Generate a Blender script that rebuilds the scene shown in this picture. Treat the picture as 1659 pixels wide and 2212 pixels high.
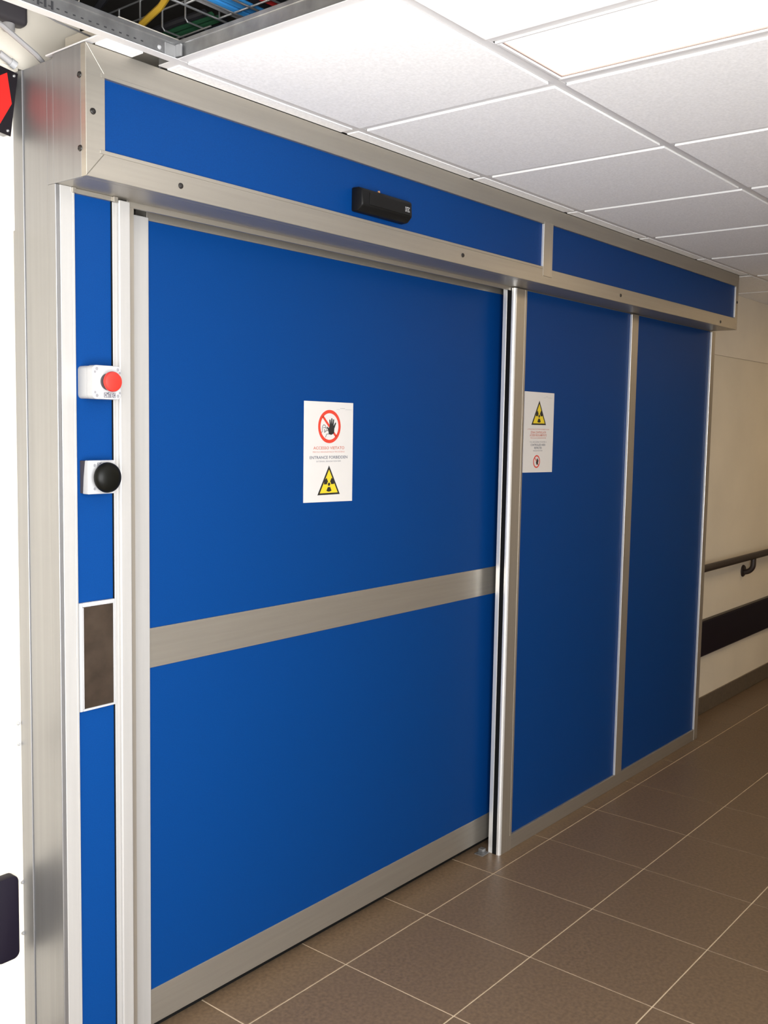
import bpy, bmesh, math, random
from mathutils import Matrix, Vector

random.seed(7)
for o in list(bpy.data.objects):
    bpy.data.objects.remove(o, do_unlink=True)
C = bpy.context.scene.collection
S = bpy.context.scene

# ------------------------------------------------------------------ camera
cam = bpy.data.cameras.new('camera'); camo = bpy.data.objects.new('camera', cam); C.objects.link(camo)
cam.sensor_fit = 'VERTICAL'; cam.sensor_height = 24.0; cam.lens = 24.0 * 2132.55 / 2212.0
cam.clip_start = 0.02; cam.clip_end = 60
yaw, pitch, roll = 0.8839, -0.0872, 0.0173
fw = Vector((math.sin(yaw) * math.cos(pitch), math.cos(yaw) * math.cos(pitch), math.sin(pitch)))
rt = Vector((math.cos(yaw), -math.sin(yaw), 0)); up = rt.cross(fw)
r2 = math.cos(roll) * rt + math.sin(roll) * up; u2 = -math.sin(roll) * rt + math.cos(roll) * up
m = Matrix((r2, u2, -fw)).transposed().to_4x4(); m.translation = (-1.4233, -1.767, 1.6162)
camo.matrix_world = m
S.camera = camo

# ------------------------------------------------------------------ world, exposure, lamp powers
w = bpy.data.worlds.new('world'); S.world = w; w.use_nodes = True
w.node_tree.nodes['Background'].inputs[0].default_value = (1.0, 0.95, 0.88, 1)
w.node_tree.nodes['Background'].inputs[1].default_value = 0.05
S.view_settings.view_transform = 'Standard'; S.view_settings.look = 'None'
S.view_settings.gamma = 1; S.view_settings.use_curve_mapping = False
S.view_settings.exposure = 0.0
# ceiling luminaires (x0, emission strength, colour): one above the door, the next ones along the corridor
LUM = [(0.3, 4.0, (1.0, 0.93, 0.84)), (-2.1, 4.0, (1.0, 0.93, 0.84)), (2.7, 13.0, (1.0, 0.76, 0.46)), (5.1, 15.0, (1.0, 0.72, 0.40))]
# added fill light at an invented, unseen window behind the camera; acts as flash
WX0, WX1, WZ0, WZ1 = -2.8, -0.5, 0.55, 2.25
dl = bpy.data.lights.new('added_fill_light', 'AREA'); dl.shape = 'RECTANGLE'; dl.size = WX1 - WX0 - 0.1; dl.size_y = WZ1 - WZ0 - 0.1
dl.energy = 236; dl.color = (0.97, 0.985, 1.0)
dlo = bpy.data.objects.new('added_fill_light', dl); C.objects.link(dlo)
dlo.location = ((WX0 + WX1) / 2, -2.25 - 0.05, (WZ0 + WZ1) / 2); dlo.rotation_euler = (math.radians(90), 0, 0)

# ------------------------------------------------------------------ measures
HC = 2.395                      # ceiling grid
YB = [0.0, -0.593, -1.187, -1.780]
YW = 0.335                      # face of the corridor wall
YF = -2.25                      # opposite wall
XL, XR = -4.2, 8.2
X0, X1 = -0.197, 3.557          # header ends
YH, YP, YL = 0.054, 0.168, 0.26

# ------------------------------------------------------------------ materials
M = {}
def mat(name, col, rough=0.5, metal=0.0, spec=0.5, noise=None, bump=None, emit=None, coat=0.0):
    """noise=(scale, amount, stretch xyz) varies the colour; bump=(scale, strength)"""
    mt = bpy.data.materials.new(name); mt.use_nodes = True
    nt = mt.node_tree; b = nt.nodes['Principled BSDF']
    b.inputs['Base Color'].default_value = (*col, 1)
    b.inputs['Roughness'].default_value = rough
    b.inputs['Metallic'].default_value = metal
    b.inputs['Specular IOR Level'].default_value = spec
    if coat: b.inputs['Coat Weight'].default_value = coat
    tc = nt.nodes.new('ShaderNodeTexCoord')
    if noise:
        sc, am, st = noise
        mp = nt.nodes.new('ShaderNodeMapping'); mp.inputs['Scale'].default_value = st
        nz = nt.nodes.new('ShaderNodeTexNoise'); nz.inputs['Scale'].default_value = sc; nz.inputs['Detail'].default_value = 6
        nt.links.new(tc.outputs['Object'], mp.inputs['Vector']); nt.links.new(mp.outputs[0], nz.inputs['Vector'])
        cr = nt.nodes.new('ShaderNodeValToRGB')
        cr.color_ramp.elements[0].position = 0.3; cr.color_ramp.elements[1].position = 0.7
        cr.color_ramp.elements[0].color = (*[max(0, c * (1 - am)) for c in col], 1)
        cr.color_ramp.elements[1].color = (*[min(1, c * (1 + am)) for c in col], 1)
        nt.links.new(nz.outputs['Fac'], cr.inputs['Fac']); nt.links.new(cr.outputs['Color'], b.inputs['Base Color'])
    if bump:
        n2 = nt.nodes.new('ShaderNodeTexNoise'); n2.inputs['Scale'].default_value = bump[0]; n2.inputs['Detail'].default_value = 4
        bp = nt.nodes.new('ShaderNodeBump'); bp.inputs['Strength'].default_value = bump[1]; bp.inputs['Distance'].default_value = 0.002
        nt.links.new(tc.outputs['Object'], n2.inputs['Vector']); nt.links.new(n2.outputs['Fac'], bp.inputs['Height'])
        nt.links.new(bp.outputs['Normal'], b.inputs['Normal'])
    if emit:
        b.inputs['Emission Color'].default_value = (*emit[0], 1); b.inputs['Emission Strength'].default_value = emit[1]
    M[name] = mt
    return mt
one = (1, 1, 1)
mat('wall_paint', (0.74, 0.68, 0.58), 0.75, noise=(6, 0.03, one), bump=(60, 0.06))
mat('wall_cover', (0.70, 0.64, 0.53), 0.6, noise=(2.5, 0.05, one), bump=(140, 0.10))
mat('floor_tile', (0.142, 0.094, 0.056), 0.42, spec=0.5, noise=(90, 0.22, one), bump=(120, 0.04))
mat('grout', (0.58, 0.46, 0.32), 0.8, noise=(40, 0.1, one))
mat('skirting', (0.10, 0.078, 0.055), 0.45, noise=(60, 0.2, one))
mat('ceiling_board', (0.90, 0.90, 0.91), 0.9, spec=0.2, noise=(150, 0.07, one), bump=(220, 0.12))
mat('board_edge', (0.92, 0.92, 0.91), 0.8)
mat('tee_white', (0.66, 0.65, 0.65), 0.45, spec=0.4)
mat('galvanised', (0.36, 0.36, 0.36), 0.42, metal=0.85, noise=(25, 0.2, one))
mat('aluminium', (0.39, 0.362, 0.315), 0.42, metal=0.75, noise=(3, 0.04, (1, 1, 30)))
mat('aluminium_upright', (0.43, 0.395, 0.34), 0.40, metal=0.75, noise=(3, 0.04, (30, 30, 1)))
mat('highlight_metal', (0.86, 0.86, 0.85), 0.30, metal=0.6)  # near-white metal: bright edge highlights put into the colour
mat('aluminium_flash_lit', (0.47, 0.46, 0.445), 0.45, metal=0.45, noise=(3, 0.03, (30, 30, 1)))  # paler aluminium copy: flash brightness on the near column put into its colour
mat('steel_cladding', (0.30, 0.30, 0.305), 0.47, metal=0.85, noise=(2, 0.06, (30, 30, 0.6)))
mat('laminate_blue', (0.0004, 0.035, 0.160), 0.5, spec=0.12, noise=(400, 0.10, one))
mat('gap_shade', (0.25, 0.19, 0.17), 0.7)
mat('rubber', (0.006, 0.006, 0.006), 0.7, spec=0.1)
mat('dark_gap', (0.02, 0.02, 0.022), 0.8)
mat('screw_dark', (0.015, 0.013, 0.012), 0.35)
mat('sensor_black', (0.006, 0.006, 0.006), 0.45, spec=0.2)
mat('plastic_white', (0.39, 0.39, 0.395), 0.4)
mat('plastic_grey', (0.23, 0.23, 0.24), 0.45)
mat('plastic_dark', (0.05, 0.045, 0.05), 0.5)
mat('button_red', (0.50, 0.028, 0.02), 0.4, spec=0.3)
mat('button_black', (0.004, 0.004, 0.003), 0.4, spec=0.12)
mat('mirror_plate', (0.27, 0.22, 0.18), 0.12, metal=1.0, noise=(18, 0.25, one))
mat('paper', (0.56, 0.54, 0.52), 0.7)
mat('ink_black', (0.012, 0.011, 0.01), 0.7)
mat('ink_grey', (0.13, 0.14, 0.17), 0.7)
mat('ink_red', (0.55, 0.04, 0.02), 0.6)
mat('ink_pink', (0.48, 0.16, 0.11), 0.7)
mat('ink_yellow', (0.62, 0.47, 0.02), 0.6)
mat('logo_grey', (0.10, 0.10, 0.12), 0.5)
mat('sign_black', (0.007, 0.005, 0.007), 0.5, spec=0.2)
mat('sign_red', (0.5, 0.014, 0.011), 0.5, spec=0.2)
mat('bumper', (0.007, 0.005, 0.011), 0.5, spec=0.15, bump=(150, 0.1))
mat('rail', (0.022, 0.014, 0.012), 0.45)
mat('screw_zinc', (0.55, 0.55, 0.55), 0.35, metal=0.8)
mat('cable_green', (0.02, 0.09, 0.04), 0.5)
mat('cable_dark', (0.015, 0.015, 0.018), 0.5)
mat('cable_blue', (0.05, 0.32, 0.75), 0.45)
mat('cable_red', (0.60, 0.03, 0.03), 0.5)
mat('cable_yellow', (0.55, 0.33, 0.03), 0.5)
mat('cable_grey', (0.35, 0.34, 0.34), 0.5)
mat('concrete', (0.20, 0.19, 0.18), 0.9, noise=(5, 0.2, one))
mat('copper', (0.6, 0.3, 0.12), 0.4, metal=0.6)
mat('foil', (0.7, 0.7, 0.7), 0.25, metal=0.9, bump=(60, 0.8))

# ------------------------------------------------------------------ helpers
def wloc(o):
    v = Vector((0, 0, 0))
    while o: v += o.location; o = o.parent
    return v
def link(name, me, material, parent=None, origin=None):
    """me is in world coordinates; the object gets its origin at `origin` (or at its parent)"""
    o = bpy.data.objects.new(name, me); C.objects.link(o)
    mats = material if isinstance(material, (list, tuple)) else [material]
    for k in mats: me.materials.append(M[k])
    if parent is not None:
        o.parent = parent; org = Vector(origin) if origin is not None else wloc(parent)
        o.location = org - wloc(parent)
    else:
        if origin is None:
            xs = [v.co for v in me.vertices]
            lo = [min(c[i] for c in xs) for i in range(3)]; hi = [max(c[i] for c in xs) for i in range(3)]
            origin = ((lo[0] + hi[0]) / 2, (lo[1] + hi[1]) / 2, lo[2])
        org = Vector(origin); o.location = org
    me.transform(Matrix.Translation(-org))
    return o
def obj(name, bm, material, parent=None, smooth=False, origin=None):
    bmesh.ops.recalc_face_normals(bm, faces=bm.faces[:])
    me = bpy.data.meshes.new(name); bm.to_mesh(me); bm.free()
    if smooth:
        for f in me.polygons: f.use_smooth = True
        me.set_sharp_from_angle(angle=math.radians(38))
    return link(name, me, material, parent, origin)
def thing(name, label, cat, loc, group=None):
    o = bpy.data.objects.new(name, None); C.objects.link(o); o.location = loc; o.empty_display_size = 0.1
    return tag(o, label, cat, group)
def tag(o, label, cat, group=None):
    o['label'] = label; o['category'] = cat
    if group: o['group'] = group
    return o
def struct(o):
    o['kind'] = 'structure'; return o
def bx(x0, x1, y0, y1, z0, z1, bev=0.0, seg=2, bm=None):
    own = bmesh.new()
    vs = [own.verts.new((x, y, z)) for x in (x0, x1) for y in (y0, y1) for z in (z0, z1)]
    for f in ((0, 1, 3, 2), (4, 6, 7, 5), (0, 4, 5, 1), (2, 3, 7, 6), (0, 2, 6, 4), (1, 5, 7, 3)):
        own.faces.new([vs[i] for i in f])
    bmesh.ops.recalc_face_normals(own, faces=own.faces[:])
    if bev: bmesh.ops.bevel(own, geom=own.edges[:], offset=bev, segments=seg, affect='EDGES', profile=0.5)
    if bm is None: return own
    return merge(bm, own)
def merge(bm, other):
    me = bpy.data.meshes.new('tmp'); other.to_mesh(me); other.free(); bm.from_mesh(me); bpy.data.meshes.remove(me); return bm
def B(name, x0, x1, y0, y1, z0, z1, material, parent=None, bev=0.0015, seg=2, smooth=False):
    return obj(name, bx(x0, x1, y0, y1, z0, z1, bev, seg), material, parent, smooth)
def prism(pts, axis, a, b, bev=0.0, bm=None):
    """2-D polygon extruded along an axis from a to b. axis 'y': pts=(x,z); 'x': pts=(y,z); 'z': pts=(x,y)"""
    own = bmesh.new()
    def P(p, t):
        return {'x': (t, p[0], p[1]), 'y': (p[0], t, p[1]), 'z': (p[0], p[1], t)}[axis]
    A_ = [own.verts.new(P(p, a)) for p in pts]; B_ = [own.verts.new(P(p, b)) for p in pts]
    own.faces.new(A_); own.faces.new(B_[::-1])
    n = len(pts)
    for i in range(n): own.faces.new((A_[i], A_[(i + 1) % n], B_[(i + 1) % n], B_[i]))
    bmesh.ops.recalc_face_normals(own, faces=own.faces[:])
    if bev: bmesh.ops.bevel(own, geom=own.edges[:], offset=bev, segments=2, affect='EDGES', profile=0.5)
    if bm is None: return own
    return merge(bm, own)
def lathe(prof, origin, direction=(0, -1, 0), n=32, bm=None):
    """prof = [(radius, height along direction)]"""
    own = bmesh.new() if bm is None else bm
    d = Vector(direction).normalized()
    a = d.orthogonal().normalized(); b = d.cross(a); o = Vector(origin)
    rings = []
    for r, h in prof:
        if r < 1e-6: rings.append([own.verts.new(o + d * h)])
        else: rings.append([own.verts.new(o + d * h + r * (math.cos(2 * math.pi * k / n) * a + math.sin(2 * math.pi * k / n) * b)) for k in range(n)])
    for R0, R1 in zip(rings, rings[1:]):
        if len(R0) == 1 and len(R1) == 1: continue
        for k in range(n):
            k2 = (k + 1) % n
            if len(R0) == 1: own.faces.new((R0[0], R1[k], R1[k2]))
            elif len(R1) == 1: own.faces.new((R0[k], R1[0], R0[k2]))
            else: own.faces.new((R0[k], R1[k], R1[k2], R0[k2]))
    return own
def tube(pts, r, n=10, bm=None, cap=True):
    own = bmesh.new() if bm is None else bm
    pts = [Vector(p) for p in pts]; rings = []; prev = None
    for i, p in enumerate(pts):
        t = (pts[min(i + 1, len(pts) - 1)] - pts[max(i - 1, 0)]).normalized()
        a = t.orthogonal().normalized() if prev is None else (prev - t * prev.dot(t)).normalized()
        prev = a; b = t.cross(a)
        rings.append([own.verts.new(p + r * (math.cos(2 * math.pi * k / n) * a + math.sin(2 * math.pi * k / n) * b)) for k in range(n)])
    for R0, R1 in zip(rings, rings[1:]):
        for k in range(n): own.faces.new((R0[k], R1[k], R1[(k + 1) % n], R0[(k + 1) % n]))
    if cap:
        own.faces.new(rings[0][::-1]); own.faces.new(rings[-1])
    return own
def rrect(x0, x1, z0, z1, r, n=5):
    out = []
    for cx, cz, a0 in ((x1 - r, z1 - r, 0), (x0 + r, z1 - r, 90), (x0 + r, z0 + r, 180), (x1 - r, z0 + r, 270)):
        for k in range(n + 1):
            a = math.radians(a0 + 90 * k / n); out.append((cx + r * math.cos(a), cz + r * math.sin(a)))
    return out
def flat(polys, y, thick=0.0004):
    """flat print facing -y: thin prisms with their own thickness"""
    bm = bmesh.new()
    for p in polys: prism(p, 'y', y, y - thick, 0, bm)
    return bm
def text(name, body, x0, x1, z0, z1, y, material, parent, thick=0.0003, bold=0.0):
    cu = bpy.data.curves.new('txt', 'FONT'); cu.body = body; cu.size = 1.0; cu.extrude = 0.0; cu.offset = bold; cu.resolution_u = 3
    to = bpy.data.objects.new('txt', cu); C.objects.link(to)
    dg = bpy.context.evaluated_depsgraph_get(); me = bpy.data.meshes.new_from_object(to.evaluated_get(dg))
    C.objects.unlink(to); bpy.data.objects.remove(to); bpy.data.curves.remove(cu)
    xs = [v.co.x for v in me.vertices]; ys = [v.co.y for v in me.vertices]
    ax, bxx, ay, by = min(xs), max(xs), min(ys), max(ys)
    for v in me.vertices:
        v.co = Vector((x0 + (v.co.x - ax) / (bxx - ax) * (x1 - x0), y - thick, z0 + (v.co.y - ay) / (by - ay) * (z1 - z0)))
    bm = bmesh.new(); bm.from_mesh(me); bpy.data.meshes.remove(me)
    for f in bm.faces:
        f.normal_update()
        if f.normal.y > 0: f.normal_flip()
    me = bpy.data.meshes.new(name); bm.to_mesh(me); bm.free()
    me.materials.clear()
    return link(name, me, material, parent)
def circle(cx, cz, r, n=40):
    return [(cx + r * math.cos(2 * math.pi * k / n), cz + r * math.sin(2 * math.pi * k / n)) for k in range(n)]
def capsule(ax, az, bx_, bz, r, r2=None, n=8):
    r2 = r if r2 is None else r2
    d = math.atan2(bz - az, bx_ - ax); out = []
    for k in range(n + 1):
        a = d - math.pi / 2 + math.pi * k / n; out.append((bx_ + r2 * math.cos(a), bz + r2 * math.sin(a)))
    for k in range(n + 1):
        a = d + math.pi / 2 + math.pi * k / n; out.append((ax + r * math.cos(a), az + r * math.sin(a)))
    return out

# ================================================================== SETTING
# ---- floor: grout bed and tiles
FX, FY, FS, FSY = 0.3124, 0.1051, 0.403, 0.3975
fl = struct(B('floor', XL, XR, YF, YW + 0.9, -0.08, -0.0018, 'grout', None, 0))
i0 = math.floor((XL - FX) / FS); i1 = math.ceil((XR - FX) / FS)
g = 0.0022
tile_mesh = None
for j in range(-1, 7):
    ya, yb = FY - FSY * j, FY - FSY * (j + 1)
    ya = min(ya, YW)
    yb = max(yb, YF)
    if ya - yb < 0.03: continue
    rowmesh = None
    for i in range(i0, i1):
        xa, xb = FX + FS * i, FX + FS * (i + 1)
        if xa < -1.5 or xa > 6.4: continue
        if rowmesh is None:
            bm = bx(g, FS - g, yb - ya + g, -g, -0.008, 0.0, 0.0007, 1)
            rowmesh = bpy.data.meshes.new('tile'); bm.to_mesh(rowmesh); bm.free(); rowmesh.materials.append(M['floor_tile'])
        o = bpy.data.objects.new('tile', rowmesh); C.objects.link(o); o.parent = fl
        o.location = Vector((xa, ya, random.uniform(-0.0003, 0.0003))) - fl.location
# floor beyond the individually laid tiles
struct(B('floor_far', 6.4 + FS, XR, YF, YW, -0.004, 0.0, 'floor_tile', None, 0))
struct(B('floor_near', XL, FX + FS * math.ceil((-1.5 - FX) / FS) , YF, YW, -0.004, 0.0, 'floor_tile', None, 0))

# ---- walls
def wall(name, x0, x1, y0, y1, z0, z1, mtl='wall_cover'):
    return struct(B(name, x0, x1, y0, y1, z0, z1, mtl, None, 0))
wl = wall('wall_left', XL, X0 + 0.012, YW, YW + 0.12, 0, 2.04)
B('upper_wall', XL, X0 + 0.012, YW - 0.006, YW + 0.12, 2.04, 2.40, 'wall_paint', wl, 0.002)
B('plenum_wall', XL, -0.022, YW, YW + 0.12, 2.40, 3.02, 'wall_paint', wl, 0)
wr = wall('wall_right', 3.575, XR, YW, YW + 0.12, 0, 2.04)
B('upper_wall', 3.575, XR, YW - 0.010, YW + 0.12, 2.04, 2.50, 'wall_paint', wr, 0.003)
wall('wall_back', X0 + 0.012, 3.575, YW + 0.03, YW + 0.12, 0, 2.38)
wf = bmesh.new()
bx(XL, WX0, YF - 0.1, YF, 0, 2.6, 0, 1, wf); bx(WX1, XR, YF - 0.1, YF, 0, 2.6, 0, 1, wf)
bx(WX0, WX1, YF - 0.1, YF, 0, WZ0, 0, 1, wf); bx(WX0, WX1, YF - 0.1, YF, WZ1, 2.6, 0, 1, wf)
struct(obj('wall_front', wf, 'board_edge'))
wn = bmesh.new()
for a, b, c, d in ((WX0, WX0 + 0.05, WZ0, WZ1), (WX1 - 0.05, WX1, WZ0, WZ1), (WX0, WX1, WZ0, WZ0 + 0.05), (WX0, WX1, WZ1 - 0.05, WZ1)):
    bx(a, b, YF - 0.07, YF - 0.02, c, d, 0, 1, wn)
wn = struct(obj('added_window', wn, 'plastic_white'))  # unseen window, added to house the fill light
B('pane', WX0 + 0.05, WX1 - 0.05, YF - 0.066, YF - 0.060, WZ0 + 0.05, WZ1 - 0.05, 'plastic_white', wn, 0)
wall('wall_end_near', XL - 0.1, XL, YF, YW + 0.9, 0, 3.02)
wall('wall_end_far', XR, XR + 0.1, YF, YW, 0, 2.6)
# ---- skirting tiles
for nm, xa, xb in (('baseboard_right', 3.575, XR), ('baseboard_left', XL, X0)):
    bb = struct(B(nm, xa, xb, YW - 0.004, YW, 0.0, 0.098, 'grout', None, 0))
    for i in range(i0, i1):
        a, b = max(FX + FS * i + 0.0015, xa), min(FX + FS * (i + 1) - 0.0015, xb)
        if b - a > 0.03 and -1.6 < a < 6.2:
            B('tile', a, b, YW - 0.012, YW - 0.003, 0.002, 0.1, 'skirting', bb, 0.001, 1)

# ---- suspended ceiling
ce = bpy.data.objects.new('ceiling', None); C.objects.link(ce); ce.location = (0, 0, HC); struct(ce)
wall('ceiling_slab', XL, XR, YF, YW + 0.9, 3.0, 3.1, 'concrete')
wall('wall_plenum_back', XL, XR, YW + 0.9, YW + 1.0, 2.3, 3.02, 'concrete')
wall('wall_plenum_front', XL, XR, YF - 0.02, YF, 2.6, 3.02, 'concrete')
TW = 0.012
def tee(name, x0, x1, y0, y1, along, bare=False):
    if along == 'x':
        f = B(name, x0, x1, y0 - TW, y0 + TW, HC, HC + 0.0015, 'tee_white', ce, 0)
        wv = bx(x0, x1, y0 - 0.0015, y0 + 0.0015, HC + 0.001, HC + 0.034)
        bx(x0, x1, y0 - 0.004, y0 + 0.004, HC + 0.034, HC + 0.044, 0.001, 1, wv)
    else:
        f = B(name, x0 - TW, x0 + TW, y0 + TW, y1 - TW, HC + 0.0003, HC + 0.0017, 'tee_white', ce, 0)
        wv = bx(x0 - 0.0015, x0 + 0.0015, y0, y1, HC + 0.001, HC + 0.034)
        bx(x0 - 0.004, x0 + 0.004, y0, y1, HC + 0.034, HC + 0.044, 0.001, 1, wv)
    web = obj('web', wv, 'galvanised', f)
    return f, web
GX0, GX1 = -4.2, 8.2
xs = [0.6 * i for i in range(-7, 14)]
runners = {}
for y in YB: runners[y] = tee('main_runner', XL, XR, y, y, 'x')
rows = [(0.0, 0.050)] + [(YB[k + 1], YB[k]) for k in range(3)] + [(YF, YB[3])]
DROP = 0.0045
def ctile(x0, x1, y0, y1, name='ceiling_tile'):
    # lay-in board with a dropped face: sides and face carry different finishes
    bm = bx(x0 + TW + 0.003, x1 - TW - 0.003, y0 + TW + 0.003, y1 - TW - 0.003, HC - DROP, HC + 0.012)
    for f in bm.faces: f.material_index = 0 if f.normal.z < -0.5 else 1
    return obj(name, bm, ['ceiling_board', 'board_edge'], ce)
def ctile_edge(x0, x1, y0, y1):
    bm = bx(x0, x1, y0, y1, HC - 0.002, HC + 0.012)
    for f in bm.faces: f.material_index = 0
    return obj('ceiling_tile', bm, ['ceiling_board', 'board_edge'], ce)
lum_x = [l[0] for l in LUM]
for ri, (ya, yb) in enumerate(rows):
    for k in range(len(xs) - 1):
        a, b = xs[k], xs[k + 1]
        # cross tee at x = a
        if ri == 0:
            if a >= -0.01 and a < X1 - 0.02: tee('cross_tee', a, a, 0.0, YH - 0.001 + TW, 'y')
        else:
            tee('cross_tee', a, a, ya, yb, 'y')
        has_lum = ri in (2, 3) and any(abs(b - 0.3 - lx) < 0.01 for lx in lum_x)
        if ri == 0:
            if a >= -0.01 and b <= X1 + 0.1:
                ctile_edge(a + TW + 0.0006, min(b - TW - 0.0006, X1 - 0.001), TW + 0.0006, YH - 0.0008)
            elif b > X1 + 0.1:
                pass
        elif ri == 1 and abs(a + 0.6) < 0.01:
            pass                                   # board taken out: the open bay
        elif has_lum:
            tee('cross_tee', b - 0.3, b - 0.3, ya, yb, 'y')
            ctile(a, b - 0.3, ya, yb)
        else:
            ctile(a, b, ya, yb)
# boards between the last runner and the wall, right of the door header
for k in range(len(xs) - 1):
    a, b = xs[k], xs[k + 1]
    if b > X1 + 0.1:
        aa = max(a + TW + 0.003, X1 + 0.006)
        ctile_edge(aa, b - TW - 0.003, TW + 0.003, YW - 0.012)
        if a > X1: tee('cross_tee', a, a, 0.0, YW + TW, 'y')
B('wall_angle', X1 + 0.006, XR, YW - 0.030, YW - 0.009, HC + 0.0, HC + 0.0016, 'tee_white', ce, 0)
# left of the header: short trim, offcut of board, open gap
B('edge_trim', X0 + 0.002, X0 + 0.022, TW, 0.205, HC, HC + 0.003, 'tee_white', ce, 0.0005, 1)
ctile_edge(X0 + 0.024, -0.082, TW + 0.003, YH + 0.0)
# knuckle clip where the bare runner meets the first cross tee
cl = bmesh.new()
bx(-0.040, -0.012, -0.006, -0.002, HC + 0.004, HC + 0.030, 0.001, 1, cl)
bx(-0.012, -0.006, -0.022, -0.004, HC + 0.006, HC + 0.032, 0.001, 1, cl)
obj('clip', cl, 'screw_zinc', ce)
obj('rivet', lathe([(0, 0.0035), (0.003, 0.003), (0.005, 0.0)], (-0.052, -0.0015, HC + 0.016), (0, -1, 0), 14), 'plastic_white', ce, True)
# punched slots in the visible webs
sb = bmesh.new()
for k in range(26):
    x = -0.10 - 0.018 * k
    bx(x, x + 0.006, -0.0022, -0.0016, HC + 0.014, HC + 0.0165, 0, 1, sb)
for x in (-0.31, -0.325, -0.34): bx(x, x + 0.005, -0.0022, -0.0016, HC + 0.010, HC + 0.026, 0, 1, sb)
obj('slot', sb, 'dark_gap', runners[0.0][1])['kind'] = 'stuff'

# ---- ceiling luminaires
for lx, st, colr in LUM:
    em = mat('diffuser_%g' % lx, (0.9, 0.9, 0.9), 0.5, emit=(colr, st))
    lab = {0.3: 'long recessed ceiling light glowing white above the blue door', -2.1: 'recessed ceiling light behind the camera, near corridor end',
           2.7: 'recessed warm ceiling light past the middle of the door', 5.1: 'recessed warm ceiling light at the far corridor'}[lx]
    t = thing('ceiling_light', lab, 'ceiling light', (lx + 0.15, -1.187, HC), 'recessed corridor ceiling lights')
    a, b = lx + TW + 0.004, lx + 0.3 - TW - 0.004
    ya, yb = YB[3] + TW + 0.004, YB[1] - TW - 0.004
    hs = bmesh.new()
    bx(a, a + 0.008, ya, yb, HC - 0.003, HC + 0.06, 0.001, 1, hs); bx(b - 0.008, b, ya, yb, HC - 0.003, HC + 0.06, 0.001, 1, hs)
    bx(a + 0.008, b - 0.008, ya, ya + 0.008, HC - 0.003, HC + 0.06, 0.001, 1, hs); bx(a + 0.008, b - 0.008, yb - 0.008, yb, HC - 0.003, HC + 0.06, 0.001, 1, hs)
    bx(a, b, ya, yb, HC + 0.055, HC + 0.06, 0, 1, hs)
    obj('housing', hs, 'tee_white', t)
    B('diffuser', a + 0.008, b - 0.008, ya + 0.008, yb - 0.008, HC + 0.004, HC + 0.008, 'diffuser_%g' % lx, t, 0)
    ge = bmesh.new()
    bx(a + 0.008, a + 0.0115, ya + 0.008, yb - 0.008, HC + 0.001, HC + 0.004, 0, 1, ge); bx(b - 0.0115, b - 0.008, ya + 0.008, yb - 0.008, HC + 0.001, HC + 0.004, 0, 1, ge)
    bx(a + 0.0115, b - 0.0115, ya + 0.008, ya + 0.0115, HC + 0.001, HC + 0.004, 0, 1, ge); bx(a + 0.0115, b - 0.0115, yb - 0.0115, yb - 0.008, HC + 0.001, HC + 0.004, 0, 1, ge)
    obj('gasket', ge, 'gap_shade', t)  # thin dark strips stand in for the shadowed gap round the diffuser

# ================================================================== DOOR
AL, AU = 'aluminium', 'aluminium_upright'
# ---- header cover over the sliding track
HT, HB = 2.392, 2.1237
hd = thing('door_header', 'long aluminium framed header box with blue panels over the sliding door', 'door header', ((X0 + X1) / 2, YH, HB))
B('housing', X0 + 0.004, X1 - 0.004, YH + 0.016, YP + 0.016, HB + 0.004, HT - 0.004, AL, hd, 0.001)
fw_, ft, fb = 0.047, 0.0565, 0.0553
z_t, z_b = HT - ft, HB + fb
xl, xr = X0 + fw_, X1 - 0.036
def rail(name, pts): return obj(name, prism(pts, 'y', YH, YH + 0.018, 0.0012), AL, hd)
rail('top_rail', [(X0, HT), (X1, HT), (xr, z_t), (xl, z_t)])
rail('bottom_rail', [(X0, HB), (xl, z_b), (xr, z_b), (X1, HB)])
rail('end_stile', [(X0, HB), (X0, HT), (xl, z_t), (xl, z_b)])
rail('end_stile', [(X1, HB), (xr, z_b), (xr, z_t), (X1, HT)])
B('end_plate', X0, X0 + 0.004, YH + 0.018, YP + 0.006, HB, HT, 'steel_cladding', hd, 0.0008)
B('end_plate', X1 - 0.004, X1, YH + 0.018, YP + 0.006, HB, HT, 'steel_cladding', hd, 0.0008)
B('bottom_plate', X0 + 0.004, X1 - 0.004, YH + 0.018, YP + 0.016, HB, HB + 0.004, AL, hd, 0.0008)
B('panel', xl - 0.002, 1.656, YH + 0.008, YH + 0.015, z_b - 0.002, z_t + 0.002, 'laminate_blue', hd, 0)
B('panel', 1.716, xr + 0.002, YH + 0.008, YH + 0.015, z_b - 0.002, z_t + 0.002, 'laminate_blue', hd, 0)
B('mullion', 1.656, 1.718, YH - 0.0015, YH + 0.015, z_b - 0.028, z_t + 0.004, AU, hd, 0.002)
# inner glazing lips of the rails with their small notches at the left end
B('lip', xl - 0.010, 1.656, YH - 0.001, YH + 0.012, z_t - 0.0045, z_t + 0.004, AL, hd, 0.001)
B('lip', xl - 0.014, 1.656, YH - 0.001, YH + 0.012, z_b - 0.004, z_b + 0.0045, AL, hd, 0.001)
def screw(x, y, z, d=(0, -1, 0), r=0.0068, par=None, m='screw_dark'):
    return obj('screw', lathe([(0, 0.0022), (r * 0.5, 0.0022), (r * 0.55, 0.0012), (r * 0.62, 0.003), (r * 0.9, 0.0022), (r, 0.0)], (x, y, z), d, 18), m, par, True)
for x, z in ((-0.180, 2.257), (0.050, 2.150), (1.165, 2.153), (2.264, 2.151), (3.335, 2.144), (3.542, 2.258)): screw(x, YH, z, par=hd)
for z in (2.330, 2.182): screw(X0, 0.075, z, (-1, 0, 0), par=hd)

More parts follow.
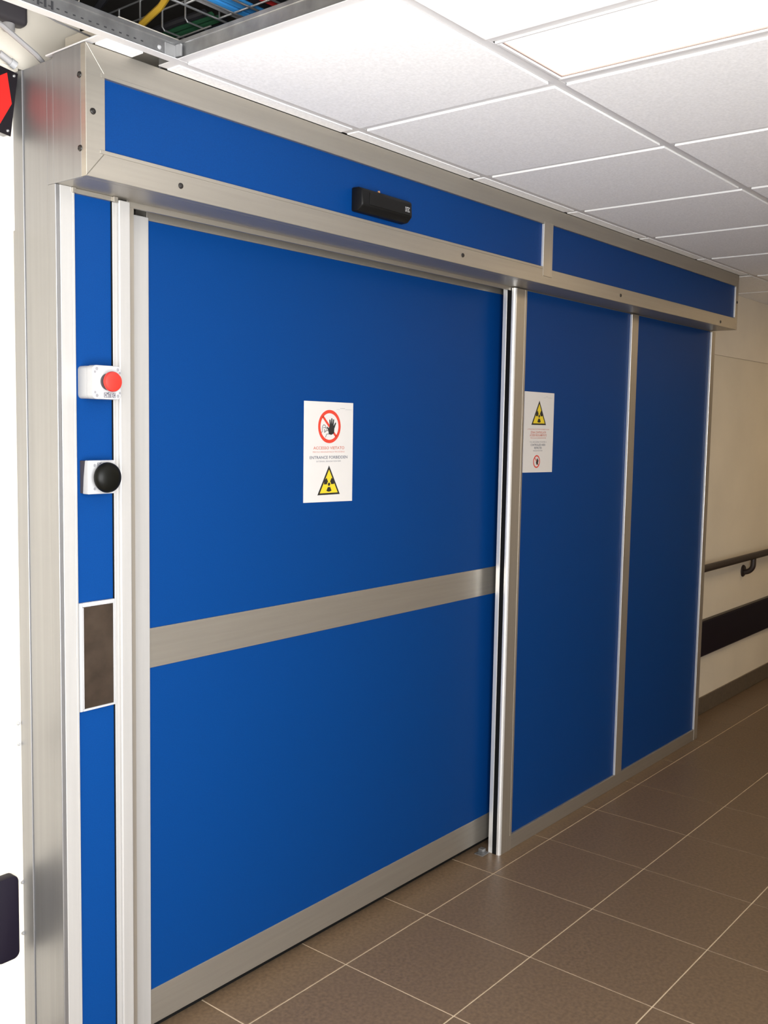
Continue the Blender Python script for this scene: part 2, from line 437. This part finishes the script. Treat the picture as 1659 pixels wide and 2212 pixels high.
# ---- left jamb column
jc = thing('jamb_column', 'tall steel clad jamb column with narrow blue strip left of the door', 'door jamb', (-0.1, 0.25, 0))
B('column_core', X0 + 0.006, 0.02, YP + 0.020, YW + 0.028, 0.0, 2.112, AU, jc, 0)
B('cladding', X0, X0 + 0.006, YP + 0.030, 0.290, 0.0, 2.384, 'steel_cladding', jc, 0.001)
B('edge_trim', X0 - 0.003, X0 + 0.006, 0.291, YW - 0.0005, 0.0, 2.384, 'steel_cladding', jc, 0.001)
B('corner_profile', X0 - 0.0012, X0 + 0.010, YP, YP + 0.031, 0.0, 2.1235, 'steel_cladding', jc, 0.0015)
B('top_filler', X0, X0 + 0.006, YP + 0.006, YP + 0.030, 2.1237, 2.384, 'steel_cladding', jc, 0.001)
B('face_plate', X0 + 0.010, -0.156, YP, YP + 0.020, 0.0, 2.1235, 'aluminium_flash_lit', jc, 0.0012)
B('bead', -0.156, -0.1495, YP + 0.0012, YP + 0.020, 0.0, 2.1235, 'aluminium_flash_lit', jc, 0.001)
B('strip_panel', -0.1495, -0.047, YP + 0.012, YP + 0.019, 0.0, 2.1150, 'laminate_blue', jc, 0)
B('bead', -0.0485, -0.036, YP + 0.006, YP + 0.020, 0.0, 2.1235, 'aluminium_flash_lit', jc, 0.001)
B('gasket', -0.0500, -0.0485, YP + 0.008, YP + 0.019, 0.0, 2.114, 'rubber', jc, 0)
B('stile', -0.036, -0.0045, YP - 0.001, YP + 0.060, 0.0, 2.1185, 'aluminium_flash_lit', jc, 0.003, 3)
B('stop_profile', -0.0045, 0.107, 0.246, YW, 0.0, 2.112, 'aluminium_flash_lit', jc, 0.002)
B('head_strip', -0.1495, -0.046, YP + 0.004, YP + 0.018, 2.113, 2.1235, AL, jc, 0.001)
B('clip', -0.158, -0.148, YP - 0.004, YP + 0.004, 2.112, 2.1232, AL, jc, 0.001)
B('clip', -0.050, -0.038, YP - 0.002, YP + 0.006, 2.111, 2.1232, AL, jc, 0.001)

# ---- lintel behind the header, running over the whole opening
ln = thing('track_lintel', 'aluminium track lintel under the header, above the sliding leaf', 'lintel', (1.8, 0.19, 2.10))
B('front_lip', 0.000, 3.575, 0.186, 0.192, 2.111, 2.18, AL, ln, 0.001)
B('track_cover', 0.000, 3.575, 0.192, YW + 0.028, 2.152, 2.37, AL, ln, 0.001)

# ---- sliding leaf
lf = thing('sliding_door', 'wide blue sliding door leaf with horizontal aluminium push band', 'door', (0.95, YL + 0.02, 0.0))
lx0, lx1 = 0.108, 1.83
B('bottom_rail', lx0, lx1, YL - 0.002, YL + 0.04, 0.031, 0.128, AL, lf, 0.0015)
B('panel', lx0, lx1, YL, YL + 0.038, 0.128, 0.990, 'laminate_blue', lf, 0.0006)
B('push_band', lx0, lx1, YL - 0.003, YL + 0.038, 0.990, 1.0925, AL, lf, 0.0012)
B('panel', lx0, lx1, YL, YL + 0.038, 1.0925, 2.107, 'laminate_blue', lf, 0.0006)
B('top_rail', lx0, lx1, YL - 0.004, YL + 0.04, 2.107, 2.150, AL, lf, 0.0012)
B('bottom_seal', lx0, lx1, YL + 0.012, YL + 0.030, 0.012, 0.032, 'rubber', lf, 0)

# ---- fixed screen the leaf slides behind
fs = thing('fixed_screen', 'two fixed blue panels in aluminium frame right of the sliding leaf', 'door panel', (2.62, YP + 0.03, 0.0))
PT = 2.1195
# leading stile with rounded nose, black seal and rear fin
B('leading_stile', 1.6722, 1.7405, YP, YP + 0.019, 0.0, PT, AU, fs, 0.0008)
nose = [(1.672, YP), (1.672, YP + 0.015), (1.661, YP + 0.015)]
for k in range(13):
    a = math.radians(180 + 90 * k / 12); nose.append((1.661 + 0.011 + 0.011 * math.cos(a), YP + 0.011 + 0.011 * math.sin(a)))
obj('rounded_nose', prism(nose, 'z', 0.0, PT), 'highlight_metal', fs)
B('seal', 1.6615, 1.6715, YP + 0.0152, YP + 0.0338, 0.0, PT, 'rubber', fs, 0)
B('rear_fin', 1.661, 1.738, YP + 0.034, YP + 0.052, 0.0, PT, 'highlight_metal', fs, 0.002)
for x in (2.6174, 3.5276): B('bead', x - 0.0025, x, YP - 0.0006, YP + 0.010, 0.058, PT - 0.004, 'highlight_metal', fs, 0.001)  # thin bright strips painting the highlight along mullion and end stile
for x in (1.656, xr): B('bead', x - 0.0025, x, YH - 0.0006, YH + 0.008, z_b + 0.005, z_t - 0.005, 'highlight_metal', hd, 0.001)  # same painted highlight strips on the header
B('stile_inset', 1.729, 1.7415, YP - 0.0012, YP + 0.016, 0.058, PT, AU, fs, 0.001)
B('panel', 1.738, 2.6174, YP + 0.010, YP + 0.017, 0.055, PT, 'laminate_blue', fs, 0)
B('panel', 2.680, 3.5290, YP + 0.010, YP + 0.017, 0.055, PT, 'laminate_blue', fs, 0)
B('mullion', 2.6174, 2.6814, YP, YP + 0.020, 0.058, PT, AU, fs, 0.0015)
B('end_stile', 3.5276, 3.5748, YP, YW + 0.02, 0.0, PT, AU, fs, 0.002)
B('bottom_rail', 1.7405, 3.5276, YP + 0.001, YP + 0.020, 0.0, 0.058, AL, fs, 0.0015)
B('backing', 1.741, 3.5276, YP + 0.020, YP + 0.024, 0.0, PT, AL, fs, 0)

# floor guide at the foot of the stile
gd = thing('floor_guide', 'small metal floor guide at the foot of the leading stile', 'floor guide', (1.65, 0.235, 0))
B('plate', 1.612, 1.660, 0.212, 0.250, 0.0, 0.003, 'galvanised', gd, 0.0008)
B('block', 1.638, 1.660, 0.228, 0.250, 0.003, 0.014, 'galvanised', gd, 0.002)

# ================================================================== FITTINGS
def logo(par, x0, x1, z0, z1, y, plate='logo_grey', ink='plastic_white'):
    """grey plate with the maker's name in pale capitals, slanted dot over the second letter"""
    if plate: obj('logo_plate', flat([[(x0, z0), (x1, z0), (x1, z1), (x0, z1)]], y), plate, par)
    d = 0.0005 if plate else 0.0
    ws = [0.235, 0.11, 0.215, 0.19, 0.20]; x = x0 + (x1 - x0) * 0.03; W_ = (x1 - x0) * 0.94; sm = sum(ws)
    hz = z1 - z0
    for ch, wd in zip('DITEC', ws):
        wd = wd / sm * W_
        top = z1 - hz * (0.34 if ch == 'I' else 0.10)
        text('letter', ch, x + wd * 0.08, x + wd * 0.92, z0 + hz * 0.08, top, y - d, ink, par, bold=0.02)
        if ch == 'I':
            obj('letter_dot', flat([[(x + wd * 0.1, z1 - hz * 0.24), (x + wd * 0.75, z1 - hz * 0.24), (x + wd * 1.5, z1 + hz * 0.18), (x + wd * 0.95, z1 + hz * 0.10)]], y - d), 'logo_grey' if plate else ink, par)
        x += wd

# ---- emergency stop box
yb_, yf_ = YP + 0.012, 0.120
eb = thing('emergency_stop_button', 'white box with red mushroom emergency button on the blue strip', 'button', (-0.1025, yb_, 1.665))
xa, xb, za, zb = -0.139, -0.066, 1.665, 1.738
obj('base', prism(rrect(xa, xb, za, zb, 0.009), 'y', yb_, yf_ + 0.026, 0.0008), 'plastic_white', eb)
obj('cover', prism(rrect(xa - 0.001, xb + 0.001, za - 0.001, zb + 0.001, 0.010), 'y', yf_ + 0.026, yf_, 0.003), 'plastic_white', eb)
for sx, sz in ((xa + 0.009, zb - 0.007), (xa + 0.004 + 0.0, zb - 0.014), (xb - 0.009, zb - 0.007), (xb - 0.004, zb - 0.014), (xa + 0.009, za + 0.007), (xa + 0.004, za + 0.014), (xb - 0.009, za + 0.007), (xb - 0.004, za + 0.014)):
    big = abs(abs(sx - (xa + xb) / 2) - 0.0275) < 0.002
    obj('screw_cap', lathe([(0, 0.0004), (0.0035 if big else 0.0028, 0.0004), (0.0038 if big else 0.003, 0.0)], (sx, yf_, sz), n=16), 'plastic_grey', eb)
cx, cz = -0.1025, 1.703
obj('collar', lathe([(0.0, 0.006), (0.0175, 0.006), (0.0185, 0.004), (0.0185, 0.0)], (cx, yf_, cz)), 'plastic_dark', eb, True)
obj('mushroom_button', lathe([(0.015, 0.004), (0.0155, 0.012), (0.018, 0.015), (0.0222, 0.016), (0.0226, 0.020), (0.021, 0.024), (0.015, 0.0262), (0.0, 0.027)], (cx, yf_, cz), n=48), 'button_red', eb, True)
logo(eb, -0.112, -0.082, za + 0.003, za + 0.014, yf_)

# ---- large black push button
pb = thing('push_button', 'white box with large black domed push button on the blue strip', 'button', (-0.1, yb_, 1.45))
xa, xb, za, zb = -0.137, -0.065, 1.451, 1.527
obj('base', prism([(yb_, za + 0.001), (yb_, zb - 0.001), (yb_ - 0.021, zb - 0.001), (yb_ - 0.015, (za + zb) / 2), (yb_ - 0.012, za + 0.001)], 'x', xa + 0.001, xb - 0.001, 0.0008), 'plastic_dark', pb)
obj('cover', prism([(yb_ - 0.012, za), (yb_ - 0.015, (za + zb) / 2), (yb_ - 0.021, zb), (yb_ - 0.034, zb), (yb_ - 0.034, za)], 'x', xa, xb, 0.0015), 'plastic_white', pb)
yc = yb_ - 0.034
B('insert', xa + 0.022, xb - 0.004, yc - 0.0016, yc, za + 0.019, zb - 0.019, 'plastic_grey', pb, 0.0006)
for z in (zb - 0.011, za + 0.012):
    obj('screw_cap', lathe([(0, 0.0006), (0.0016, 0.0006), (0.002, 0.0002), (0.003, 0.0008), (0.0034, 0.0)], (xa + 0.017, yc, z), n=16), 'plastic_grey', pb, True)
logo(pb, xa + 0.024, xa + 0.048, zb - 0.015, zb - 0.005, yc)
dc = (-0.1, yc, 1.489)
obj('neck', lathe([(0.015, 0.0), (0.015, 0.016), (0.0, 0.016)], dc), 'plastic_dark', pb, True)
obj('dome', lathe([(0.0, 0.014), (0.030, 0.014), (0.0335, 0.016), (0.0345, 0.020), (0.0335, 0.025), (0.029, 0.030), (0.020, 0.0345), (0.010, 0.0365), (0.0, 0.037)], dc, n=48), 'button_black', pb, True)

# ---- mirror polished elbow switch plate in white frame
pl = thing('elbow_switch_plate', 'tall polished steel plate in thin white frame below the buttons', 'switch plate', (-0.098, yb_, 0.948))
fr = bmesh.new()
xa, xb, za, zb = -0.1465, -0.0510, 0.948, 1.201
yq = yb_ - 0.009
bx(xa, xa + 0.009, yq, yb_, za, zb, 0.0015, 2, fr); bx(xb - 0.003, xb, yq, yb_, za, zb, 0.001, 2, fr)
bx(xa + 0.009, xb - 0.003, yq, yb_, zb - 0.010, zb, 0.0015, 2, fr); bx(xa + 0.009, xb - 0.003, yq, yb_, za, za + 0.005, 0.0012, 2, fr)
obj('frame', fr, 'plastic_white', pl, True)
B('steel_plate', xa + 0.010, xb - 0.004, yq + 0.0015, yb_, za + 0.0055, zb - 0.0105, 'mirror_plate', pl, 0.0006)
B('rim', xa + 0.009, xa + 0.011, yq - 0.0003, yq + 0.003, za + 0.006, zb - 0.011, 'plastic_white', pl, 0)
B('tongue', xa + 0.030, xb - 0.020, yq - 0.0012, yq + 0.001, zb - 0.008, zb - 0.005, 'plastic_white', pl, 0.0004)

# ---- motion sensor on the header
ms = thing('motion_sensor', 'black radar motion sensor on the blue header panel', 'sensor', (0.745, YH + 0.008, 2.2))
sx0, sx1, sz0, sz1 = 0.642, 0.862, 2.197, 2.262
body = bmesh.new()
yk = YH + 0.008
prof = [(yk, sz0), (yk, sz1), (yk - 0.026, sz1 - 0.001), (yk - 0.040, sz1 - 0.008), (yk - 0.042, sz0 + 0.016), (yk - 0.026, sz0 + 0.001)]
obj('body', prism(prof, 'x', sx0, sx1, 0.005), 'sensor_black', ms, True)
B('lens', sx0 + 0.030, sx1 - 0.012, yk - 0.0435, yk - 0.036, sz0 + 0.018, sz1 - 0.014, 'sensor_black', ms, 0.0015)
text('logo', 'DiTEC', sx1 - 0.036, sx1 - 0.016, sz0 + 0.027, sz0 + 0.041, yk - 0.0436, 'plastic_white', ms, bold=0.02)
obj('adjusting_knob', lathe([(0.0, 0.006), (0.0035, 0.005), (0.0045, 0.0)], (0.735, yk - 0.020, sz1 - 0.001), (0, 0, 1), 14), 'copper', ms, True)

# ---- printed notices
def trefoil(par, cx, cz, w_, h_, y):
    """yellow triangle with black border and three blades; centred base at (cx, cz)"""
    tri = lambda s, dz: [(cx - w_ / 2 * s, cz + dz), (cx + w_ / 2 * s, cz + dz), (cx, cz + dz + h_ * s)]
    obj('triangle_border', flat([tri(1, 0)], y), 'ink_black', par)
    obj('triangle_field', flat([tri(0.80, h_ * 0.062)], y - 0.0004), 'ink_yellow', par)
    c = (cx, cz + h_ * 0.36); r = w_ * 0.052; ro = w_ * 0.225
    ps = [circle(c[0], c[1], r, 16)]
    for a0 in (30, 150, 270):
        p = []
        for k in range(9):
            a = math.radians(a0 - 30 + 60 * k / 8); p.append((c[0] + ro * math.cos(a), c[1] + ro * math.sin(a)))
        for k in range(8, -1, -1):
            a = math.radians(a0 - 30 + 60 * k / 8); p.append((c[0] + 1.7 * r * math.cos(a), c[1] + 1.7 * r * math.sin(a)))
        ps.append(p)
    obj('trefoil', flat(ps, y - 0.0008), 'ink_black', par)
def no_entry(par, cx, cz, R_, y, detail=True):
    n = 48; ring = []
    bm = bmesh.new()
    for k in range(n):
        a0, a1 = 2 * math.pi * k / n, 2 * math.pi * (k + 1) / n
        q = [(cx + R_ * math.cos(a0), cz + R_ * math.sin(a0)), (cx + R_ * math.cos(a1), cz + R_ * math.sin(a1)),
             (cx + R_ * 0.80 * math.cos(a1), cz + R_ * 0.80 * math.sin(a1)), (cx + R_ * 0.80 * math.cos(a0), cz + R_ * 0.80 * math.sin(a0))]
        prism(q, 'y', y, y - 0.0004, 0, bm)
    obj('prohibition_ring', bm, 'ink_red', par)
    s = R_ * 0.83 / math.sqrt(2); hw = R_ * 0.075
    obj('prohibition_bar', flat([[(cx - s - hw * .7, cz + s - hw * .7), (cx - s + hw * .7, cz + s + hw * .7), (cx + s + hw * .7, cz - s + hw * .7), (cx + s - hw * .7, cz - s - hw * .7)]], y), 'ink_red', par)
    U = lambda a, b: (cx + a * R_, cz + b * R_)
    hand = [[U(-0.06, -0.46), U(0.16, -0.50), U(0.40, -0.40), U(0.42, -0.02), U(0.34, 0.10), U(0.03, 0.10), U(-0.06, -0.10), U(-0.10, -0.26)]]
    for (a, b), (c, d) in (((0.07, 0.02), (0.02, 0.38)), ((0.17, 0.05), (0.19, 0.46)), ((0.28, 0.04), (0.35, 0.40)), ((0.38, -0.06), (0.52, 0.20)), ((0.00, -0.28), (-0.19, -0.06))):
        hand.append(capsule(*U(a, b), *U(c, d), R_ * 0.062, R_ * 0.045))
    hb = bmesh.new()
    for q, hp in enumerate(hand): prism(hp, 'y', y - 0.0004, y - 0.0008 - 0.00002 * q, 0, hb)
    obj('hand_symbol', hb, 'ink_black', par)
    if detail:
        ps = []
        def stroke(seq, r=0.014):
            for p, q in zip(seq, seq[1:]): ps.append(capsule(*U(*p), *U(*q), R_ * r, n=4))
        stroke([(-0.70, -0.36), (-0.62, -0.30), (-0.64, -0.10), (-0.60, 0.04), (-0.52, 0.10), (-0.40, 0.08), (-0.32, -0.02), (-0.26, -0.16), (-0.24, -0.24)])
        stroke([(-0.56, -0.08), (-0.40, -0.06), (-0.30, -0.10)]); stroke([(-0.46, -0.16), (-0.44, -0.36), (-0.32, -0.28), (-0.22, -0.24), (-0.10, -0.26)])
        stroke([(-0.34, -0.64), (-0.26, -0.46), (-0.06, -0.44)]); stroke([(-0.38, -0.20), (-0.36, -0.30)])
        obj('face_outline', flat(ps, y), 'ink_black', par)
def lines(par, cx, rows_, y):
    for body, zc, wd, ht, ink in rows_:
        text('printed_line', body, cx - wd / 2, cx + wd / 2, zc - ht / 2, zc + ht / 2, y, ink, par, bold=0.018 if ht > 0.006 else 0.0)
# notice on the leaf
py = YL - 0.0006
n1 = thing('notice_sheet', 'printed no entry notice with red ring on the sliding leaf', 'notice', (0.78, YL, 1.382), 'paper radiation notices')
px0, px1, pz0, pz1 = 0.671, 0.889, 1.382, 1.685
sh = prism([(px0, pz0 + 0.003), (px1, pz0 - 0.001), (px1 - 0.001, pz1 - 0.001), (px0 - 0.001, pz1)], 'y', YL - 0.0002, YL - 0.0008)
obj('paper', sh, 'paper', n1)
py = YL - 0.0008; pc = 0.781; ph = pz1 - pz0
zz = lambda f: pz1 - ph * f
no_entry(n1, pc, zz(0.245), 0.0500, py)
lines(n1, pc - 0.001, [('ACCESSO VIETATO', zz(0.457), 0.138, 0.0090, 'ink_pink'), ('PERICOLO IRRADIAZIONE DI TIPO ESTERNO', zz(0.497), 0.142, 0.0042, 'ink_pink'),
            ('ENTRANCE FORBIDDEN', zz(0.551), 0.168, 0.0090, 'ink_grey'), ('EXTERNAL IRRADIATION RISK', zz(0.590), 0.110, 0.0042, 'ink_grey')], py)
trefoil(n1, pc, zz(0.925), 0.100, 0.0885, py)
text('printed_line', '____ ~~~~~ ________', pc + 0.030, pc + 0.100, zz(0.075), zz(0.060), py, 'ink_grey', n1)
# notice on the first fixed panel
yy = YP + 0.010
n2 = thing('notice_sheet', 'printed controlled area notice with yellow triangle beside the leading stile', 'notice', (1.87, yy, 1.447), 'paper radiation notices')
px0, px1, pz0, pz1 = 1.7605, 1.979, 1.447, 1.753
obj('paper', prism([(px0, pz0 + 0.003), (px1, pz0), (px1, pz1 - 0.0005), (px0, pz1)], 'y', yy - 0.0002, yy - 0.0008), 'paper', n2)
py = yy - 0.0008; pc = 1.868; ph = pz1 - pz0
trefoil(n2, pc, zz(0.405), 0.108, 0.092, py)
lines(n2, pc - 0.001, [('ATTENZIONE STATE PER ENTRARE IN UNA', zz(0.460), 0.160, 0.0045, 'ink_pink'), ('ZONA CONTROLLATA', zz(0.497), 0.115, 0.0085, 'ink_pink'), ('ACCESSO REGOLAMENTATO', zz(0.533), 0.125, 0.0085, 'ink_pink'),
            ('PERICOLO DI IRRADIAZIONE', zz(0.567), 0.115, 0.0045, 'ink_pink'), ('YOU ARE GOING TO ENTER A', zz(0.617), 0.125, 0.0045, 'ink_grey'), ('CONTROLLED AREA', zz(0.652), 0.110, 0.0080, 'ink_grey'),
            ('RESTRICTED', zz(0.690), 0.056, 0.0080, 'ink_grey'), ('IRRADIATION RISK', zz(0.726), 0.070, 0.0045, 'ink_grey')], py)
no_entry(n2, pc - 0.008, zz(0.860), 0.0245, py, False)
text('printed_line', '____ ~~~~ ________', pc + 0.030, pc + 0.095, zz(0.065), zz(0.050), py, 'ink_grey', n2)

# ---- sign with red arrow on the left wall
yk = YW - 0.006; ys = 0.300
sg = thing('arrow_sign', 'black wall sign with large red arrow beside the steel column', 'sign', (-0.33, yk, 2.24))
th = math.radians(-8)
def rot(p, c=(-0.205, 2.375)):
    dx, dz = p[0] - c[0], p[1] - c[1]
    return (c[0] + dx * math.cos(th) - dz * math.sin(th), c[1] + dx * math.sin(th) + dz * math.cos(th))
def rp(ps): return [rot(p) for p in ps]
obj('spacer_box', prism(rp([(-0.521, 2.239), (-0.2055, 2.239), (-0.2055, 2.371), (-0.521, 2.371)]), 'y', yk, ys, 0.0005), 'plastic_grey', sg)
obj('plate', prism(rp([(-0.525, 2.235), (-0.205, 2.235), (-0.205, 2.375), (-0.525, 2.375)]), 'y', ys, ys - 0.003, 0.0005), 'sign_black', sg)
obj('arrow', flat([rp([(-0.2115, 2.305), (-0.2305, 2.3665), (-0.262, 2.340), (-0.470, 2.340), (-0.470, 2.270), (-0.262, 2.270), (-0.2365, 2.2435)])], ys - 0.003), 'sign_red', sg)
for p in ((-0.214, 2.366), (-0.214, 2.244), (-0.516, 2.366), (-0.516, 2.244)):
    q = rot(p); screw(q[0], ys - 0.003, q[1], r=0.0032, par=sg, m='screw_zinc')

# ---- wall bumper boards, rounded end cap on the near one
def bumper(name, label, x0, x1, cap_end):
    t = thing(name, label, 'wall bumper', ((x0 + x1) / 2, YW, 0.345), 'dark wall bumper boards')
    z0, z1 = 0.347, 0.549
    pr_ = [(YW, z0), (YW, z1), (YW - 0.022, z1), (YW - 0.028, z1 - 0.006), (YW - 0.028, z0 + 0.008), (YW - 0.022, z0)]
    if cap_end:
        obj('board', prism(pr_, 'x', x0, x1 - 0.034), 'bumper', t)
        cap = prism(rrect(x1 - 0.060, x1, z0 - 0.0005, z1 + 0.0005, 0.016, 6), 'y', YW, YW - 0.0295, 0.004)
        obj('end_cap', cap, 'bumper', t, True)
    else:
        obj('board', prism(pr_, 'x', x0, x1), 'bumper', t)
        B('top_edge', x0, x1, YW - 0.024, YW, z1, z1 + 0.004, 'rail', t, 0.001)
bumper('wall_bumper', 'dark bumper board with rounded end cap on the near left wall', -2.6, X0 - 0.030, True)
bumper('wall_bumper', 'dark bumper board on the wall beyond the door, below the handrail', 3.576, 7.6, False)

# ---- handrails
def handrail(label, x0, x1, brackets):
    yr, zr, r = YW - 0.062, 0.866, 0.0205
    t = thing('handrail', label, 'handrail', ((x0 + x1) / 2, YW, zr - 0.11), 'dark corridor handrails')
    tb = bmesh.new(); tube([(x0, yr, zr), (x1, yr, zr)], r, 20, tb)
    obj('tube', tb, 'rail', t, True)
    for bxx in brackets:
        brk = obj('bracket', tube([(bxx, YW - 0.006, zr - 0.105)] + [(bxx, YW - 0.006 - 0.056 * math.sin(math.radians(a)), zr - 0.052 - 0.053 * math.cos(math.radians(a))) for a in range(10, 91, 10)] + [(bxx, yr, zr - r + 0.004)], 0.016, 14), 'rail', t, True)
        obj('wall_flange', lathe([(0.0, 0.010), (0.031, 0.010), (0.036, 0.006), (0.037, 0.0)], (bxx, YW, zr - 0.098), n=28), 'rail', brk, True)
handrail('dark round handrail on the wall beyond the door', 3.60, 7.4, (4.62, 5.9, 7.1))
handrail('dark round handrail on the near left wall', -2.6, -0.335, (-2.2, -0.62))

# ---- screws left in the near wall
for (x, z), lab in zip(((-0.206, 0.902), (-0.206, 0.852), (-0.2015, 0.512), (-0.2015, 0.385)),
                       ('top screw in the white wall beside the column', 'second screw from the top in the white wall beside the column',
                        'screw in the white wall beside the bumper cap top', 'lowest screw in the white wall beside the bumper cap')):
    o = obj('wall_screw', lathe([(0, 0.0010), (0.0018, 0.0010), (0.0022, 0.0022), (0.0042, 0.0020), (0.0052, 0.0)], (x, YW, z), n=18), 'screw_zinc', None, True, (x, YW, z))
    tag(o, lab, 'screw', 'screws in the near wall')

# ================================================================== ABOVE THE CEILING
# white board edge above the bare runner
tag(B('plaster_board', -0.085, 0.135, 0.095, 0.30, 2.455, 2.488, 'wall_paint', None, 0.002), 'white plasterboard strip seen through the open ceiling bay', 'board')
# basket tray running into the void, carrying green cables
tr = thing('cable_tray', 'wire basket tray carrying green cables above the open ceiling bay', 'cable tray', (0.26, 0.5, 2.54))
tx0, tx1, tz = 0.115, 0.395, 2.545
for k in range(10):
    y = 0.117 + 0.085 * k
    obj('rung', tube([(tx0, y, tz + 0.09), (tx0, y, tz + 0.006), (tx0 + 0.006, y, tz), (tx1 - 0.006, y, tz), (tx1, y, tz + 0.006), (tx1, y, tz + 0.09)], 0.0022, 6), 'screw_zinc', tr)
for x, z in ((tx0, tz + 0.088), (tx0, tz + 0.045), (tx0 + 0.05, tz - 0.003), (tx0 + 0.12, tz - 0.003), (tx1 - 0.05, tz - 0.003), (tx1, tz + 0.045), (tx1, tz + 0.088)):
    obj('side_wire', tube([(x, 0.085, z), (x, 1.1, z)], 0.0022, 6), 'screw_zinc', tr)
def cable(pts, r, m_, label, group):
    o = obj('cable', tube(pts, r, 8), m_, None, True)
    return tag(o, label, 'cable', group)
for k in range(12):
    x = tx0 + 0.018 + 0.0215 * k; dark = k % 3 == 0
    cable([(x + random.uniform(-.001, .001), 0.07 + 0.105 * q, tz + 0.012 + random.uniform(0, 0.004)) for q in range(11)], 0.0088, 'cable_dark' if dark else 'cable_green',
          'black cable between green ones in the basket tray' if dark else 'green cable lying in the basket tray', 'cables in the basket tray')
# second tray along the corridor with blue and red cables
tr2 = thing('cable_tray', 'wire basket tray along the corridor under the blue cables', 'cable tray', (0.3, -0.08, 2.54))
t2z = 2.548
for k in range(12):
    x = -0.342 + 0.1 * k
    obj('rung', tube([(x, 0.048, t2z + 0.05), (x, 0.048, t2z), (x, -0.200, t2z), (x, -0.200, t2z + 0.05)], 0.0026, 6), 'screw_zinc', tr2)
for y, z in ((0.048, t2z - 0.003), (0.048, t2z + 0.048), (-0.008, t2z - 0.004), (-0.062, t2z - 0.004), (-0.130, t2z - 0.004), (-0.200, t2z + 0.048)):
    obj('side_wire', tube([(-0.40, y, z), (1.0, y, z)], 0.0026, 6), 'screw_zinc', tr2)
mix = ('cable_grey', 'cable_blue', 'cable_blue', 'cable_blue', 'cable_dark', 'cable_red', 'cable_dark', 'cable_grey', 'cable_dark')
labs = {0: 'pale grey cable on the wall side of the blue cables', 5: 'red cable in the corridor tray beside the blue ones', 4: 'black cable between blue and red cables', 6: 'black cable beyond the red cable',
        7: 'grey cable at the far side of the red cable', 8: 'outermost black cable of the corridor tray'}
for k, mm in enumerate(mix):
    y = 0.026 - 0.0235 * k
    cable([(-0.4 + 0.14 * q, y + random.uniform(-.0008, .0008), t2z + 0.0145 + random.uniform(0, .002)) for q in range(11)], 0.0108, mm, labs.get(k, 'bright blue cable running along the corridor tray'), 'cables along the corridor tray')
# loose cables in the void
cable([(0.098, 0.26, 2.565), (0.085, 0.17, 2.580), (0.070, 0.09, 2.610), (0.055, 0.00, 2.630), (0.05, -0.10, 2.640)], 0.008, 'cable_yellow', 'yellow cable crossing between the two trays', 'loose cables')
for k in range(6):
    a = -0.30 + 0.065 * k
    cable([(a, 0.62, 2.66), (a + 0.004, 0.50, 2.60), (a + 0.010, 0.40, 2.575), (a + 0.004, 0.30, 2.60 + 0.004 * k), (a - 0.004, 0.15, 2.66), (a, 0.0, 2.74)], 0.009, 'cable_dark', 'black cable sagging across the dark void', 'loose cables')
# conduit, thin wire, junction box and pipe fitting in the gap by the wall
cable([(-0.75, 0.10, 2.455), (-0.45, 0.155, 2.440), (-0.30, 0.195, 2.425), (-0.20, 0.235, 2.405), (-0.16, 0.26, 2.398)], 0.0055, 'cable_grey', 'grey conduit running down to the column top', 'loose cables')
cable([(-0.28, 0.12, 2.45), (-0.20, 0.15, 2.452), (-0.10, 0.17, 2.455), (-0.02, 0.20, 2.46)], 0.002, 'cable_grey', 'thin grey wire behind the bare runner', 'loose cables')
jb = thing('junction_box', 'dark junction box in the gap above the near wall', 'junction box', (-0.24, 0.32, 2.478))
obj('box', bx(-0.31, -0.176, 0.296, YW - 0.001, 2.482, 2.57, 0.012, 3), 'plastic_dark', jb, True)
obj('gland', lathe([(0.013, 0.0), (0.013, 0.014), (0.010, 0.016), (0.0, 0.016)], (-0.215, 0.315, 2.482), (0, 0, -1), 16), 'cable_grey', jb, True)
gl = thing('pipe_fitting', 'pale plastic pipe fitting at the top of the column', 'pipe fitting', (-0.215, 0.312, 2.39))
obj('sleeve', tube([(-0.240, 0.312, 2.412), (-0.212, 0.312, 2.400)], 0.0075, 16), 'cable_grey', gl, True)
obj('collar', tube([(-0.214, 0.312, 2.401), (-0.202, 0.312, 2.396)], 0.0095, 16), 'plastic_white', gl, True)
fo = obj('duct', tube([(0.1 + 0.12 * q, 0.02 + 0.004 * (q % 2), 2.715) for q in range(9)], 0.062, 20), 'foil', None, True)
tag(fo, 'shiny flexible foil duct high above the open bay', 'duct')
